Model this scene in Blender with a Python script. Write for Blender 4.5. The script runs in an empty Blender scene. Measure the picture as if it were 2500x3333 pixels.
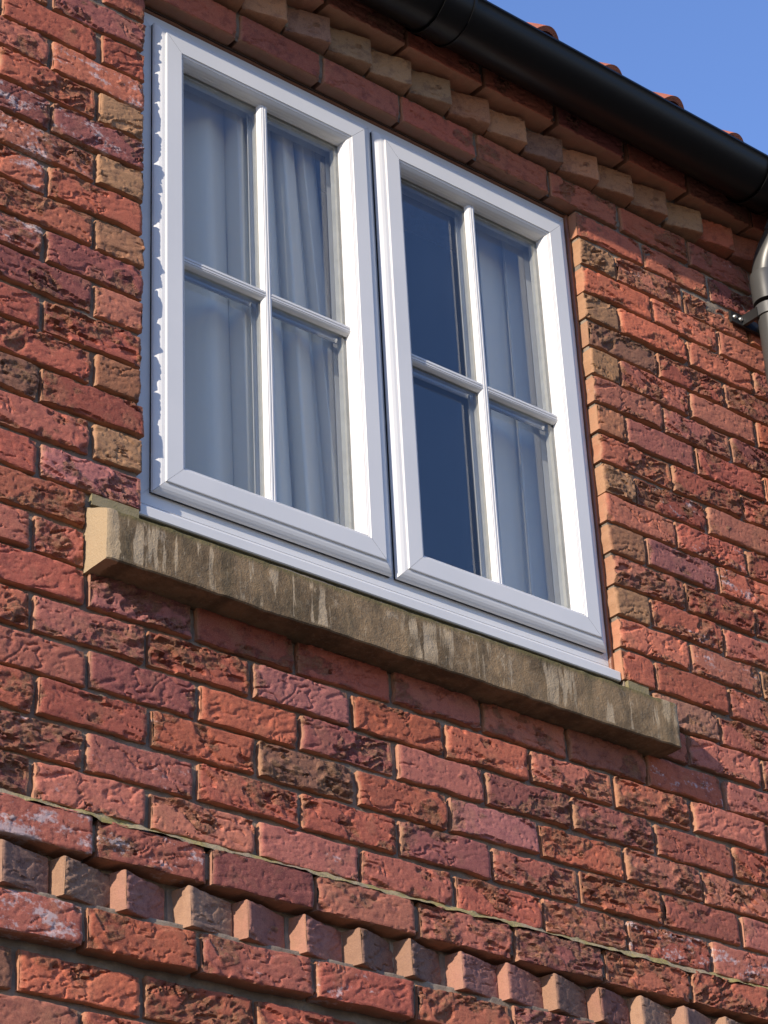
import bpy, math, random
import numpy as np
from mathutils import Matrix, Vector

sc = bpy.context.scene
col = sc.collection
PI = math.pi
SEED = 7

# ------------------------------------------------------------------ camera
cam_d = bpy.data.cameras.new('camera')
cam = bpy.data.objects.new('camera', cam_d)
col.objects.link(cam)
cam_d.sensor_fit = 'HORIZONTAL'
cam_d.sensor_width = 36.0
cam_d.lens = 7802.9 / 2500.0 * 36.0
cam_d.clip_start = 0.05
cam_d.clip_end = 500.0
yaw, pitch, roll = 0.7191, 0.5201, -0.0519
fw = Vector((math.sin(yaw) * math.cos(pitch), math.cos(yaw) * math.cos(pitch), math.sin(pitch)))
r0 = Vector((math.cos(yaw), -math.sin(yaw), 0))
u0 = r0.cross(fw)
rt = math.cos(roll) * r0 + math.sin(roll) * u0
up = -math.sin(roll) * r0 + math.cos(roll) * u0
M = Matrix((rt, up, -fw)).transposed().to_4x4()
M.translation = Vector((-1.8794, -3.0310, -1.6768))
cam.matrix_world = M
sc.camera = cam

# ------------------------------------------------------------------ sky, sun, exposure
TO_SUN = Vector((-3.2, -1.0, 1.13)).normalized()
world = bpy.data.worlds.new('World')
sc.world = world
world.use_nodes = True
wn = world.node_tree
sky = wn.nodes.new('ShaderNodeTexSky')
sky.sky_type = 'NISHITA'
sky.sun_disc = False
sky.sun_elevation = math.asin(TO_SUN.z)
sky.sun_rotation = math.atan2(TO_SUN.x, TO_SUN.y)
sky.altitude = 50.0
sky.air_density = 1.5
sky.dust_density = 0.15
sky.ozone_density = 4.0
bg = wn.nodes['Background']
tint = wn.nodes.new('ShaderNodeMix')
tint.data_type = 'RGBA'; tint.blend_type = 'MULTIPLY'
tint.inputs[0].default_value = 1.0
tint.inputs[7].default_value = (1.04, 1.04, 1.42, 1)      # the deep periwinkle of this sky
wn.links.new(sky.outputs[0], tint.inputs[6])
wn.links.new(tint.outputs[2], bg.inputs[0])
bg.inputs[1].default_value = 0.14
sun_d = bpy.data.lights.new('sun', 'SUN')
sun_d.energy = 4.9
sun_d.angle = math.radians(0.55)
sun_d.color = (1.0, 0.88, 0.72)
sun = bpy.data.objects.new('sun', sun_d)
sun.rotation_euler = TO_SUN.to_track_quat('Z', 'Y').to_euler()
sun.location = TO_SUN * 30
col.objects.link(sun)
vs = sc.view_settings
vs.view_transform = 'Standard'
vs.look = 'None'
vs.gamma = 1.0
vs.use_curve_mapping = False
vs.exposure = 0.30
sc.cycles.max_bounces = 10
sc.cycles.transparent_max_bounces = 24
sc.cycles.glossy_bounces = 4

# ------------------------------------------------------------------ numpy noise
def _hash(ix, iy, seed):
    h = (ix.astype(np.int64) * 374761393 + iy.astype(np.int64) * 668265263 + seed * 2147483647 + 1013) & 0xffffffff
    h = ((h ^ (h >> 13)) * 1274126177) & 0xffffffff
    h = (h ^ (h >> 16)) & 0xffffffff
    h = (h * 2246822519) & 0xffffffff
    h = h ^ (h >> 15)
    return (h & 0xffff) / 65535.0

def vnoise(x, y, seed=0):
    x = np.asarray(x, float); y = np.asarray(y, float)
    ix = np.floor(x); iy = np.floor(y)
    fx = x - ix; fy = y - iy
    fx = fx * fx * (3 - 2 * fx); fy = fy * fy * (3 - 2 * fy)
    a = _hash(ix, iy, seed); b = _hash(ix + 1, iy, seed)
    c = _hash(ix, iy + 1, seed); d = _hash(ix + 1, iy + 1, seed)
    return (a + (b - a) * fx) + ((c + (d - c) * fx) - (a + (b - a) * fx)) * fy

def fbm(x, y, seed=0, octv=4):
    s = 0; a = 0.5; t = 0
    for k in range(octv):
        s = s + a * vnoise(x * 2 ** k + 17.3 * k, y * 2 ** k - 9.1 * k, seed + k)
        t += a; a *= 0.5
    return s / t

def sstep(a, b, x):
    t = np.clip((x - a) / (b - a), 0, 1)
    return t * t * (3 - 2 * t)

# ------------------------------------------------------------------ object helpers
def link(name, mesh, mat=None, parent=None, smooth=False):
    o = bpy.data.objects.new(name, mesh)
    col.objects.link(o)
    if mat is not None and not mesh.materials:
        mesh.materials.append(mat)
    if parent is not None:
        o.parent = parent
    if smooth:
        mesh.polygons.foreach_set('use_smooth', [True] * len(mesh.polygons))
    return o

def thing(name, label, cat, loc=(0, 0, 0), group=None):
    o = bpy.data.objects.new(name, None)
    o.empty_display_size = 0.1
    o.location = loc
    o['label'] = label
    o['category'] = cat
    o['kind'] = 'thing'
    if group: o['group'] = group
    col.objects.link(o)
    return o

class MB:
    def __init__(s):
        s.v = []; s.f = []; s.sm = []
    def add(s, verts, faces, smooth=False):
        n = len(s.v)
        s.v += [tuple(map(float, p)) for p in verts]
        s.f += [tuple(int(i) + n for i in f) for f in faces]
        s.sm += [smooth] * len(faces)
    def box(s, x0, x1, y0, y1, z0, z1):
        s.add([(x0, y0, z0), (x1, y0, z0), (x1, y1, z0), (x0, y1, z0), (x0, y0, z1), (x1, y0, z1), (x1, y1, z1), (x0, y1, z1)],
              [(0, 3, 2, 1), (4, 5, 6, 7), (0, 1, 5, 4), (1, 2, 6, 5), (2, 3, 7, 6), (3, 0, 4, 7)])
    def tube(s, path, rad, n=20, cap=True):
        path = [Vector(p) for p in path]
        rads = rad if isinstance(rad, (list, tuple)) else [rad] * len(path)
        vs_ = []
        for i, p in enumerate(path):
            t = (path[min(i + 1, len(path) - 1)] - path[max(i - 1, 0)])
            t = t.normalized()
            a = Vector((1, 0, 0)) if abs(t.x) < 0.9 else Vector((0, 1, 0))
            b = t.cross(a).normalized(); a = b.cross(t).normalized()
            for k in range(n):
                q = 2 * PI * k / n
                vs_.append(p + (a * math.cos(q) + b * math.sin(q)) * rads[i])
        fs = []
        for i in range(len(path) - 1):
            for k in range(n):
                fs.append((i * n + k, i * n + (k + 1) % n, (i + 1) * n + (k + 1) % n, (i + 1) * n + k))
        s.add(vs_, fs, True)
        if cap:
            m = len(path) - 1
            s.add(vs_[:n], [tuple(range(n - 1, -1, -1))])
            s.add(vs_[m * n:], [tuple(range(n))])
    def build(s, name, mat, parent=None):
        me = bpy.data.meshes.new(name)
        me.from_pydata(s.v, [], s.f)
        me.polygons.foreach_set('use_smooth', s.sm)
        me.update()
        o = link(name, me, mat, parent)
        return o

def fix_normals(o):
    import bmesh
    bm = bmesh.new(); bm.from_mesh(o.data)
    bmesh.ops.recalc_face_normals(bm, faces=bm.faces)
    bm.to_mesh(o.data); bm.free()
    return o

# ------------------------------------------------------------------ material helpers
def new_mat(name):
    m = bpy.data.materials.new(name)
    m.use_nodes = True
    nt = m.node_tree
    bsdf = nt.nodes['Principled BSDF']
    return m, nt, bsdf

def N(nt, typ, **kw):
    n = nt.nodes.new(typ)
    for k, v in kw.items():
        if k == 'inp':
            for kk, vv in v.items():
                n.inputs[kk].default_value = vv
        else:
            setattr(n, k, v)
    return n

def mixc(nt, fac, a, b, mode='MIX'):
    n = nt.nodes.new('ShaderNodeMix')
    n.data_type = 'RGBA'; n.blend_type = mode
    for sock, val in ((0, fac), (6, a), (7, b)):
        if hasattr(val, 'is_output'): nt.links.new(val, n.inputs[sock])
        else: n.inputs[sock].default_value = val if sock == 0 else (*val, 1)[:4]
    return n.outputs[2]

def mathn(nt, op, a, b=None, c=None, clamp=False):
    n = nt.nodes.new('ShaderNodeMath'); n.operation = op; n.use_clamp = clamp
    for i, v in enumerate((a, b, c)):
        if v is None: continue
        if hasattr(v, 'is_output'): nt.links.new(v, n.inputs[i])
        else: n.inputs[i].default_value = v
    return n.outputs[0]

def ramp(nt, val, lo, hi):
    n = nt.nodes.new('ShaderNodeMapRange'); n.interpolation_type = 'SMOOTHSTEP'
    nt.links.new(val, n.inputs[0])
    for i, v in ((1, lo), (2, hi)):
        if hasattr(v, 'is_output'): nt.links.new(v, n.inputs[i])
        else: n.inputs[i].default_value = v
    return n.outputs[0]

def noise(nt, scale, detail=4, rough=0.55, vec=None, stretch=None):
    if vec is None:
        vec = nt.nodes.new('ShaderNodeNewGeometry').outputs['Position']
    if stretch:
        mp = nt.nodes.new('ShaderNodeMapping'); mp.inputs['Scale'].default_value = stretch
        nt.links.new(vec, mp.inputs[0]); vec = mp.outputs[0]
    n = nt.nodes.new('ShaderNodeTexNoise')
    n.inputs['Scale'].default_value = scale; n.inputs['Detail'].default_value = detail; n.inputs['Roughness'].default_value = rough
    nt.links.new(vec, n.inputs['Vector'])
    return n.outputs['Fac']

def bump(nt, bsdf, h, dist, strength=1.0):
    b = nt.nodes.new('ShaderNodeBump'); b.inputs['Distance'].default_value = dist; b.inputs['Strength'].default_value = strength
    nt.links.new(h, b.inputs['Height']); nt.links.new(b.outputs[0], bsdf.inputs['Normal'])

# brick: object colour is the fired clay colour, alpha says how much lime bloom it carries
def mat_brick():
    m, nt, b = new_mat('brick_clay')
    oi = nt.nodes.new('ShaderNodeObjectInfo')
    wear = N(nt, 'ShaderNodeAttribute', attribute_name='wear').outputs['Fac']
    clay = N(nt, 'ShaderNodeAttribute', attribute_name='clay')
    own = N(nt, 'ShaderNodeAttribute', attribute_name='own_clay')
    base = mixc(nt, own.outputs['Fac'], oi.outputs['Color'], clay.outputs['Color'])
    n1 = noise(nt, 38, 5, 0.6)
    n2 = noise(nt, 160, 4, 0.65)
    n3 = noise(nt, 14, 3, 0.5)
    dark = mixc(nt, 1.0, base, (0.48, 0.46, 0.58), 'MULTIPLY')
    ochre = mixc(nt, 0.55, base, (0.30, 0.175, 0.095))
    c = mixc(nt, mathn(nt, 'MULTIPLY', ramp(nt, n1, 0.48, 0.66), 0.60), base, dark)
    c = mixc(nt, mathn(nt, 'MULTIPLY', ramp(nt, n3, 0.54, 0.72), 0.45), c, ochre)
    wf = mathn(nt, 'MULTIPLY', wear, mathn(nt, 'ADD', 0.35, ramp(nt, n2, 0.35, 0.62)), clamp=True)
    dark2 = mixc(nt, ramp(nt, n1, 0.35, 0.6), dark, mixc(nt, 0.5, dark, (0.34, 0.20, 0.10)))
    c = mixc(nt, mathn(nt, 'MULTIPLY', wf, 0.9), c, dark2)
    c = mixc(nt, mathn(nt, 'MULTIPLY', ramp(nt, n2, 0.60, 0.78), 0.45), c, mixc(nt, 0.4, c, (0.62, 0.40, 0.26)))
    n4 = noise(nt, 420, 3, 0.7)
    c = mixc(nt, mathn(nt, 'MULTIPLY', ramp(nt, n4, 0.53, 0.66), 0.5), c, dark)
    c = mixc(nt, mathn(nt, 'MULTIPLY', ramp(nt, n4, 0.47, 0.36), 0.35), c, mixc(nt, 0.5, c, (0.60, 0.33, 0.20)))
    ends = N(nt, 'ShaderNodeAttribute', attribute_name='ends').outputs['Fac']
    c = mixc(nt, mathn(nt, 'MULTIPLY', ends, mathn(nt, 'ADD', 0.35, mathn(nt, 'MULTIPLY', n1, 0.6))), c, (0.43, 0.245, 0.145))  # pale tan on brick ends: sandy facing plus painted brightness of sunlit edges
    # lime bloom, blotchy, only where the object's alpha falls
    amt = mathn(nt, 'SUBTRACT', 1.0, oi.outputs['Alpha'], clamp=True)
    w1 = noise(nt, 20, 4, 0.6, stretch=(0.7, 1, 1.9)); w2 = noise(nt, 120, 4, 0.7)
    wsum = mathn(nt, 'ADD', mathn(nt, 'MULTIPLY', w1, 0.7), mathn(nt, 'MULTIPLY', w2, 0.42))
    lo = mathn(nt, 'SUBTRACT', 0.70, mathn(nt, 'MULTIPLY', amt, 0.18))
    hi = mathn(nt, 'ADD', lo, 0.10)
    wm = mathn(nt, 'MULTIPLY', ramp(nt, wsum, lo, hi), mathn(nt, 'MULTIPLY', ramp(nt, amt, 0.02, 0.3), 0.62))
    c = mixc(nt, wm, c, (0.60, 0.53, 0.54))
    nt.links.new(c, b.inputs['Base Color'])
    b.inputs['Roughness'].default_value = 0.85
    b.inputs['Specular IOR Level'].default_value = 0.25
    h = mathn(nt, 'ADD', mathn(nt, 'MULTIPLY', noise(nt, 110, 4, 0.7, stretch=(0.8, 1, 2.2)), 0.8), mathn(nt, 'MULTIPLY', n4, 0.55))
    h = mathn(nt, 'MULTIPLY', h, mathn(nt, 'ADD', 0.35, mathn(nt, 'MULTIPLY', wear, 0.9)))
    bump(nt, b, h, 0.0030, 1.0)
    return m

def mat_mortar(name='mortar_lime', base=(0.195, 0.158, 0.128), alt=(0.300, 0.245, 0.190)):
    m, nt, b = new_mat(name)
    n1 = noise(nt, 18, 4); n2 = noise(nt, 260, 4, 0.7)
    c = mixc(nt, ramp(nt, n1, 0.42, 0.66), base, alt)
    c = mixc(nt, mathn(nt, 'MULTIPLY', ramp(nt, n2, 0.56, 0.70), 0.45), c, (0.13, 0.115, 0.10))
    nt.links.new(c, b.inputs['Base Color'])
    b.inputs['Roughness'].default_value = 0.95
    b.inputs['Specular IOR Level'].default_value = 0.15
    bump(nt, b, n2, 0.002, 0.9)
    return m

def mat_lichen():
    m, nt, b = new_mat('lichen_mortar')
    n1 = noise(nt, 22, 5, 0.65); n2 = noise(nt, 220, 4, 0.7)
    c = mixc(nt, ramp(nt, n1, 0.36, 0.6), (0.33, 0.265, 0.170), (0.30, 0.245, 0.085))
    c = mixc(nt, ramp(nt, noise(nt, 8, 3), 0.50, 0.62), c, (0.30, 0.235, 0.155))
    c = mixc(nt, ramp(nt, n2, 0.62, 0.72), c, (0.42, 0.36, 0.25))
    c = mixc(nt, mathn(nt, 'MULTIPLY', ramp(nt, noise(nt, 60, 4, 0.65), 0.56, 0.68), 0.6), c, (0.15, 0.12, 0.07))
    nt.links.new(c, b.inputs['Base Color'])
    b.inputs['Roughness'].default_value = 0.95
    bump(nt, b, n2, 0.003)
    return m

def mat_upvc():
    m, nt, b = new_mat('white_upvc')
    n1 = noise(nt, 5, 3); n2 = noise(nt, 70, 4, 0.6, stretch=(1, 1, 0.25))
    c = mixc(nt, ramp(nt, n1, 0.35, 0.7), (0.675, 0.675, 0.68), (0.635, 0.64, 0.65))
    c = mixc(nt, mathn(nt, 'MULTIPLY', ramp(nt, n2, 0.58, 0.78), 0.25), c, (0.60, 0.59, 0.56))
    nt.links.new(c, b.inputs['Base Color'])
    b.inputs['Roughness'].default_value = 0.42
    b.inputs['Specular IOR Level'].default_value = 0.4
    return m

def plain(name, colr, rough=0.5, spec=0.5, metal=0.0, vary=0.25, scale=40, bmp=0.0):
    m, nt, b = new_mat(name)
    n1 = noise(nt, scale, 4)
    c = mixc(nt, n1, tuple(x * (1 - vary) for x in colr), tuple(min(1, x * (1 + vary)) for x in colr))
    nt.links.new(c, b.inputs['Base Color'])
    b.inputs['Roughness'].default_value = rough
    b.inputs['Specular IOR Level'].default_value = spec
    b.inputs['Metallic'].default_value = metal
    if bmp: bump(nt, b, noise(nt, scale * 5, 4, 0.65), bmp)
    return m

def mat_glass():
    m = bpy.data.materials.new('window_glass'); m.use_nodes = True
    nt = m.node_tree; nt.nodes.clear()
    out = nt.nodes.new('ShaderNodeOutputMaterial')
    tr = N(nt, 'ShaderNodeBsdfTransparent', inp={'Color': (0.988, 0.992, 0.988, 1)})
    gl = N(nt, 'ShaderNodeBsdfGlossy', inp={'Roughness': 0.004, 'Color': (1, 1, 1, 1)})
    fr = N(nt, 'ShaderNodeFresnel', inp={'IOR': 1.5})
    geo = nt.nodes.new('ShaderNodeNewGeometry')
    f = mathn(nt, 'MULTIPLY', mathn(nt, 'MULTIPLY', fr.outputs[0], 1.6), mathn(nt, 'SUBTRACT', 1.0, geo.outputs['Backfacing']), clamp=True)
    # faint dust film
    df = N(nt, 'ShaderNodeBsdfDiffuse', inp={'Color': (0.75, 0.76, 0.76, 1)})
    dn = ramp(nt, noise(nt, 9, 5, 0.6, stretch=(1, 1, 0.35)), 0.45, 0.8)
    mx0 = nt.nodes.new('ShaderNodeMixShader')
    nt.links.new(mathn(nt, 'MULTIPLY', dn, 0.006), mx0.inputs[0]); nt.links.new(tr.outputs[0], mx0.inputs[1]); nt.links.new(df.outputs[0], mx0.inputs[2])
    mx = nt.nodes.new('ShaderNodeMixShader')
    nt.links.new(f, mx.inputs[0]); nt.links.new(mx0.outputs[0], mx.inputs[1]); nt.links.new(gl.outputs[0], mx.inputs[2])
    nt.links.new(mx.outputs[0], out.inputs[0])
    return m

def mat_curtain():
    m = bpy.data.materials.new('curtain_cloth'); m.use_nodes = True
    nt = m.node_tree; nt.nodes.clear()
    out = nt.nodes.new('ShaderNodeOutputMaterial')
    n1 = noise(nt, 300, 3, 0.6, stretch=(1, 1, 0.1))
    c = mixc(nt, n1, (0.86, 0.80, 0.68), (0.92, 0.86, 0.74))
    d = nt.nodes.new('ShaderNodeBsdfDiffuse'); t = nt.nodes.new('ShaderNodeBsdfTranslucent')
    nt.links.new(c, d.inputs[0]); nt.links.new(c, t.inputs[0])
    mx = nt.nodes.new('ShaderNodeMixShader'); mx.inputs[0].default_value = 0.04
    nt.links.new(d.outputs[0], mx.inputs[1]); nt.links.new(t.outputs[0], mx.inputs[2])
    nt.links.new(mx.outputs[0], out.inputs[0])
    return m

def mat_sill():
    m, nt, b = new_mat('weathered_sandstone')
    geo = nt.nodes.new('ShaderNodeNewGeometry')
    sep = nt.nodes.new('ShaderNodeSeparateXYZ'); nt.links.new(geo.outputs['Position'], sep.inputs[0])
    z = sep.outputs['Z']; x = sep.outputs['X']
    n1 = noise(nt, 9, 5, 0.6); n2 = noise(nt, 120, 4, 0.7); n3 = noise(nt, 320, 3, 0.6)
    drip = noise(nt, 1.0, 4, 0.55, stretch=(52, 4, 5))
    drip2 = noise(nt, 1.0, 3, 0.5, stretch=(24, 3, 2.2))
    pale = (0.42, 0.32, 0.205); grime = (0.130, 0.090, 0.052); mid = (0.255, 0.175, 0.100)
    c = mixc(nt, ramp(nt, n1, 0.38, 0.62), grime, mid)
    c = mixc(nt, mathn(nt, 'MULTIPLY', ramp(nt, n2, 0.5, 0.66), 0.4), c, (0.30, 0.24, 0.16))
    c = mixc(nt, mathn(nt, 'MULTIPLY', ramp(nt, drip2, 0.50, 0.66), 0.55), c, (0.10, 0.078, 0.046))
    dm = mathn(nt, 'MULTIPLY', ramp(nt, drip, 0.550, 0.588), ramp(nt, noise(nt, 7.3, 2), 0.34, 0.50))
    dm = mathn(nt, 'MULTIPLY', dm, mathn(nt, 'MULTIPLY', ramp(nt, z, 0.386, 0.366), ramp(nt, z, 0.293, 0.297)))
    c = mixc(nt, mathn(nt, 'MULTIPLY', dm, 0.75), c, (0.47, 0.37, 0.25))
    worn = mathn(nt, 'MULTIPLY', ramp(nt, noise(nt, 30, 5, 0.65, stretch=(1, 1, 0.6)), 0.60, 0.66), ramp(nt, z, 0.293, 0.297))
    c = mixc(nt, mathn(nt, 'MULTIPLY', worn, 0.6), c, (0.42, 0.33, 0.23))
    c = mixc(nt, mathn(nt, 'MULTIPLY', ramp(nt, noise(nt, 14, 5, 0.65, stretch=(1, 1, 0.5)), 0.52, 0.66), 0.6), c, (0.085, 0.065, 0.042))
    # paler colour at both ends
    edge = mathn(nt, 'ADD', x, mathn(nt, 'MULTIPLY', mathn(nt, 'SUBTRACT', noise(nt, 45, 3), 0.5), 0.03))
    e1 = ramp(nt, edge, 0.121, 0.117)
    e2 = mathn(nt, 'MULTIPLY', ramp(nt, edge, 1.440, 1.450), mathn(nt, 'MULTIPLY', ramp(nt, z, 0.325, 0.345), ramp(nt, drip, 0.42, 0.5)))
    c = mixc(nt, mathn(nt, 'MULTIPLY', mathn(nt, 'MAXIMUM', e1, e2), 0.8), c, pale)
    # green algae band along the top
    za = mathn(nt, 'ADD', z, mathn(nt, 'MULTIPLY', mathn(nt, 'SUBTRACT', n2, 0.5), 0.02))
    c = mixc(nt, mathn(nt, 'MULTIPLY', mathn(nt, 'MULTIPLY', ramp(nt, za, 0.372, 0.386), 0.8), mathn(nt, 'SUBTRACT', 1.0, mathn(nt, 'MAXIMUM', e1, e2))), c, (0.12, 0.105, 0.04))
    nt.links.new(c, b.inputs['Base Color'])
    b.inputs['Roughness'].default_value = 0.92
    b.inputs['Specular IOR Level'].default_value = 0.2
    bump(nt, b, mathn(nt, 'ADD', n2, mathn(nt, 'MULTIPLY', n3, 0.5)), 0.0025, 0.8)
    return m

def mat_tile():
    m, nt, b = new_mat('terracotta')
    n1 = noise(nt, 16, 5); n2 = noise(nt, 180, 4, 0.7)
    c = mixc(nt, ramp(nt, n1, 0.4, 0.65), (0.40, 0.12, 0.065), (0.30, 0.092, 0.052))
    c = mixc(nt, mathn(nt, 'MULTIPLY', ramp(nt, n2, 0.58, 0.7), 0.5), c, (0.22, 0.10, 0.06))
    nt.links.new(c, b.inputs['Base Color'])
    b.inputs['Roughness'].default_value = 0.85
    bump(nt, b, n2, 0.002)
    return m

BRICK = mat_brick(); MORTAR = mat_mortar(); LICHEN = mat_lichen(); UPVC = mat_upvc(); GLASS = mat_glass()
CURT = mat_curtain(); SILL = mat_sill(); TILE = mat_tile()
BLACKP = plain('black_gutter_plastic', (0.0032, 0.0033, 0.0038), 0.38, 0.32, vary=0.35, scale=9)
GREYP = plain('grey_pipe_plastic', (0.060, 0.060, 0.060), 0.36, 0.5, vary=0.12, scale=8)
GREYD = plain('dark_grey_clip_plastic', (0.075, 0.077, 0.08), 0.4, 0.5, vary=0.15)
STEEL = plain('zinc_screw', (0.5, 0.5, 0.48), 0.35, 0.5, 0.8)
BLACKM = plain('black_bracket', (0.016, 0.016, 0.017), 0.45, 0.4)
SEAL = plain('brown_sealant', (0.20, 0.075, 0.035), 0.35, 0.5, vary=0.2, scale=60, bmp=0.001)
LINT = plain('painted_steel_lintel', (0.07, 0.045, 0.035), 0.6, 0.3, vary=0.3)
GASK = plain('black_gasket', (0.012, 0.012, 0.013), 0.6, 0.3)
SPACER = plain('grey_spacer_bar', (0.42, 0.43, 0.42), 0.4, 0.5, 0.3)
ROOMM = plain('painted_plaster', (0.33, 0.31, 0.29), 0.9, 0.2, vary=0.06, scale=5)
BLOCKER = plain('light_block_felt', (0.03, 0.03, 0.03), 0.9, 0.2)
GROUND = plain('ground_gravel', (0.105, 0.086, 0.066), 0.95, 0.2, vary=0.35, scale=3, bmp=0.01)

# ------------------------------------------------------------------ ground
g = MB()
g.add([(-150, -150, -3.25), (150, -150, -3.25), (150, 150, -3.25), (-150, 150, -3.25)], [(0, 1, 2, 3)])
go = g.build('ground', GROUND); go['kind'] = 'structure'

# ------------------------------------------------------------------ the brick wall
OX0, OX1, OZ0, OZ1 = 0.2085, 1.411, 0.437, 1.650      # window opening
wall = thing('brick_wall', 'red handmade brick wall with projecting toothed courses under the gutter', 'wall')

def brick_mesh(L, H, D, seed, rough, step=0.0024, jit=1.0, end_pale=1.0):
    rng = random.Random(seed)
    nx = max(8, int(round(L / step))); nz = int(round(H / step))
    xs = np.linspace(-L / 2, L / 2, nx + 1); zs = np.linspace(-H / 2, H / 2, nz + 1)
    X, Z = np.meshgrid(xs, zs)
    s = seed * 131
    # wandering outline
    tx = X / (L / 2); tz = Z / (H / 2)
    X2 = X + jit * tx ** 3 * 0.0034 * (fbm(Z * 38 + 5 * np.sign(X), X * 0 + seed, s + 1, 3) - 0.5) * 2
    Z2 = Z + jit * np.abs(tz) ** 3 * np.sign(tz) * 0.0030 * (fbm(X * 22, np.sign(Z) * 3 + seed, s + 2, 4) - 0.5) * 2
    Z2 = Z2 + (fbm(X * 5 + seed, X * 0, s + 3, 2) - 0.5) * 0.0028 * jit
    # smooth plateau against torn, creased clay
    cx = rng.choice([-1, 1]) * rng.uniform(0.2, 1.0); cz = rng.uniform(-0.2, 1.0)
    bias = (tx * cx * 0.20 + tz * cz * 0.22)
    pl = fbm(X * 17 + seed, Z * 24, s + 4, 3) + bias
    edge = np.maximum(np.abs(tx) ** 14, np.abs(tz) ** 5 * 0.55)
    thr = 0.95 - 0.62 * rough
    wear = sstep(thr - 0.03, thr + 0.03, pl + edge * 0.16 * rough)
    ang = rng.uniform(-0.35, 0.45)
    ca, sa = math.cos(ang), math.sin(ang)
    U = X * ca + Z * sa; V = -X * sa + Z * ca
    warp = fbm(X * 26, Z * 30, s + 6, 3)
    rid = lambda f: 1 - np.abs(2 * f - 1)
    c1 = rid(fbm(U * 15 + warp * 1.6, V * 85 + warp * 2.4, s + 5, 2))
    c2 = rid(fbm(U * 48 + warp * 3.0, V * 150 + warp * 3.0, s + 15, 2))
    cre = (c1 ** 1.6 * 0.65 + c2 ** 1.5 * 0.35)
    tk = fbm(U * 13 + warp * 1.2 + 3, V * 52 + warp * 1.8, s + 21, 3) * 7.0
    fl = np.floor(tk); terr = (fl + sstep(0.30, 0.55, tk - fl)) / 7.0          # torn layers with sharp lips
    lump = fbm(X * 120, Z * 160, s + 7, 3) - 0.5
    tick = sstep(0.62, 0.70, fbm(U * 90 + 9, V * 210, s + 17, 2))
    line = sstep(0.90, 0.965, rid(fbm(U * 6 + warp * 1.2 + 60, V * 44 + warp * 2.0, s + 31, 3))) * sstep(0.38, 0.52, fbm(X * 15, Z * 25, s + 33, 2))
    pit = sstep(0.77, 0.82, fbm(X * 90 + 3, Z * 85, s + 35, 2))
    h = -wear * 0.0026 * rough + wear * ((terr - 0.52) * 0.0170 + (cre - 0.55) * 0.0075) * (0.5 + 0.5 * rough) + lump * (0.0006 + 0.0030 * wear) - tick * 0.0009 - line * (0.0026 + 0.0034 * wear) - pit * 0.0012
    h = h + (fbm(X * 8, Z * 12, s + 8, 2) - 0.5) * 0.0035
    tear = sstep(0.69, 0.715, fbm(U * 11 + 40, V * 55, s + 9, 3)) * rough
    h = h - tear * 0.0075
    h = h - np.clip(edge - 0.38, 0, 1) * 0.0042
    # chipped corners
    for sx in (-1, 1):
        for sz in (-1, 1):
            if rng.random() < 0.45 * rough + 0.12:
                r = rng.uniform(0.008, 0.02)
                d = np.hypot((X - sx * L / 2) * 0.8, Z - sz * H / 2) + (vnoise(X * 150, Z * 150, s + 11) - 0.5) * 0.008
                h = h - sstep(r, r * 0.55, d) * rng.uniform(0.004, 0.008)
                wear = np.maximum(wear, sstep(r, r * 0.6, d) * 0.8)
    h = np.clip(h, -0.0095 if end_pale == 1.0 else -0.0042, 0.0045)
    bd = np.maximum(np.abs(tx) > 0.94, np.abs(tz) > 0.86)
    h = np.where(bd, np.clip(h, -0.0060 if end_pale == 1.0 else -0.0035, 0.004), h)
    Y = -h
    nX, nZ = nx + 1, nz + 1
    V3 = np.stack([X2, Y, Z2], -1).reshape(-1, 3)
    idx = np.arange(nX * nZ).reshape(nZ, nX)
    q = np.stack([idx[:-1, :-1], idx[:-1, 1:], idx[1:, 1:], idx[1:, :-1]], -1).reshape(-1, 4)
    ring = np.concatenate([idx[0, :], idx[1:, -1], idx[-1, -2::-1], idx[-2:0, 0]])
    n = len(ring)
    loops = [ring]
    vv = [V3]; base = len(V3)
    P = V3[ring]
    for k, (yy, gr) in enumerate(((0.0035, 1.010), (0.012, 1.008), (D, 1.0))):
        Q = P.copy()
        if k == 0: Q[:, 1] = np.maximum(P[:, 1] + 0.0022, yy)
        else: Q[:, 1] = np.maximum(yy, vv[-1][:n, 1] + 0.004) if k == 1 else yy
        sx = 1 + (0.0024 / L) * (1 if k == 0 else 0.6 if k == 1 else 0); sz = 1 + (0.0024 / H) * (1 if k == 0 else 0.6 if k == 1 else 0)
        jn = (vnoise(np.arange(n) * 0.33 + k * 7, np.full(n, seed * 1.0), s + 20 + k) - 0.5) * 0.0016
        Q[:, 0] = Q[:, 0] * sx + jn * np.sign(Q[:, 0]); Q[:, 2] = Q[:, 2] * sz + jn * np.sign(Q[:, 2])
        vv.append(Q); loops.append(np.arange(base, base + n)); base += n
    qs = [q]
    for a, b2 in zip(loops[:-1], loops[1:]):
        a1 = np.roll(a, -1); b1 = np.roll(b2, -1)
        qs.append(np.stack([a, b2, b1, a1], -1))
    allv = np.concatenate(vv); allq = np.concatenate(qs)
    w = np.zeros(len(allv)); w[:nX * nZ] = wear.reshape(-1); w[nX * nZ:] = 0.15
    en = np.zeros(len(allv)); en[nX * nZ:] = end_pale; en[:nX * nZ] = (sstep(0.955, 1.0, np.abs(tx)) * 0.6).reshape(-1)
    me = bpy.data.meshes.new('brick')
    me.from_pydata(allv.tolist(), [], allq.tolist())
    at = me.attributes.new('wear', 'FLOAT', 'POINT')
    at.data.foreach_set('value', w.astype(np.float32))
    at = me.attributes.new('ends', 'FLOAT', 'POINT')
    at.data.foreach_set('value', en.astype(np.float32))
    me.materials.append(BRICK)
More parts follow.
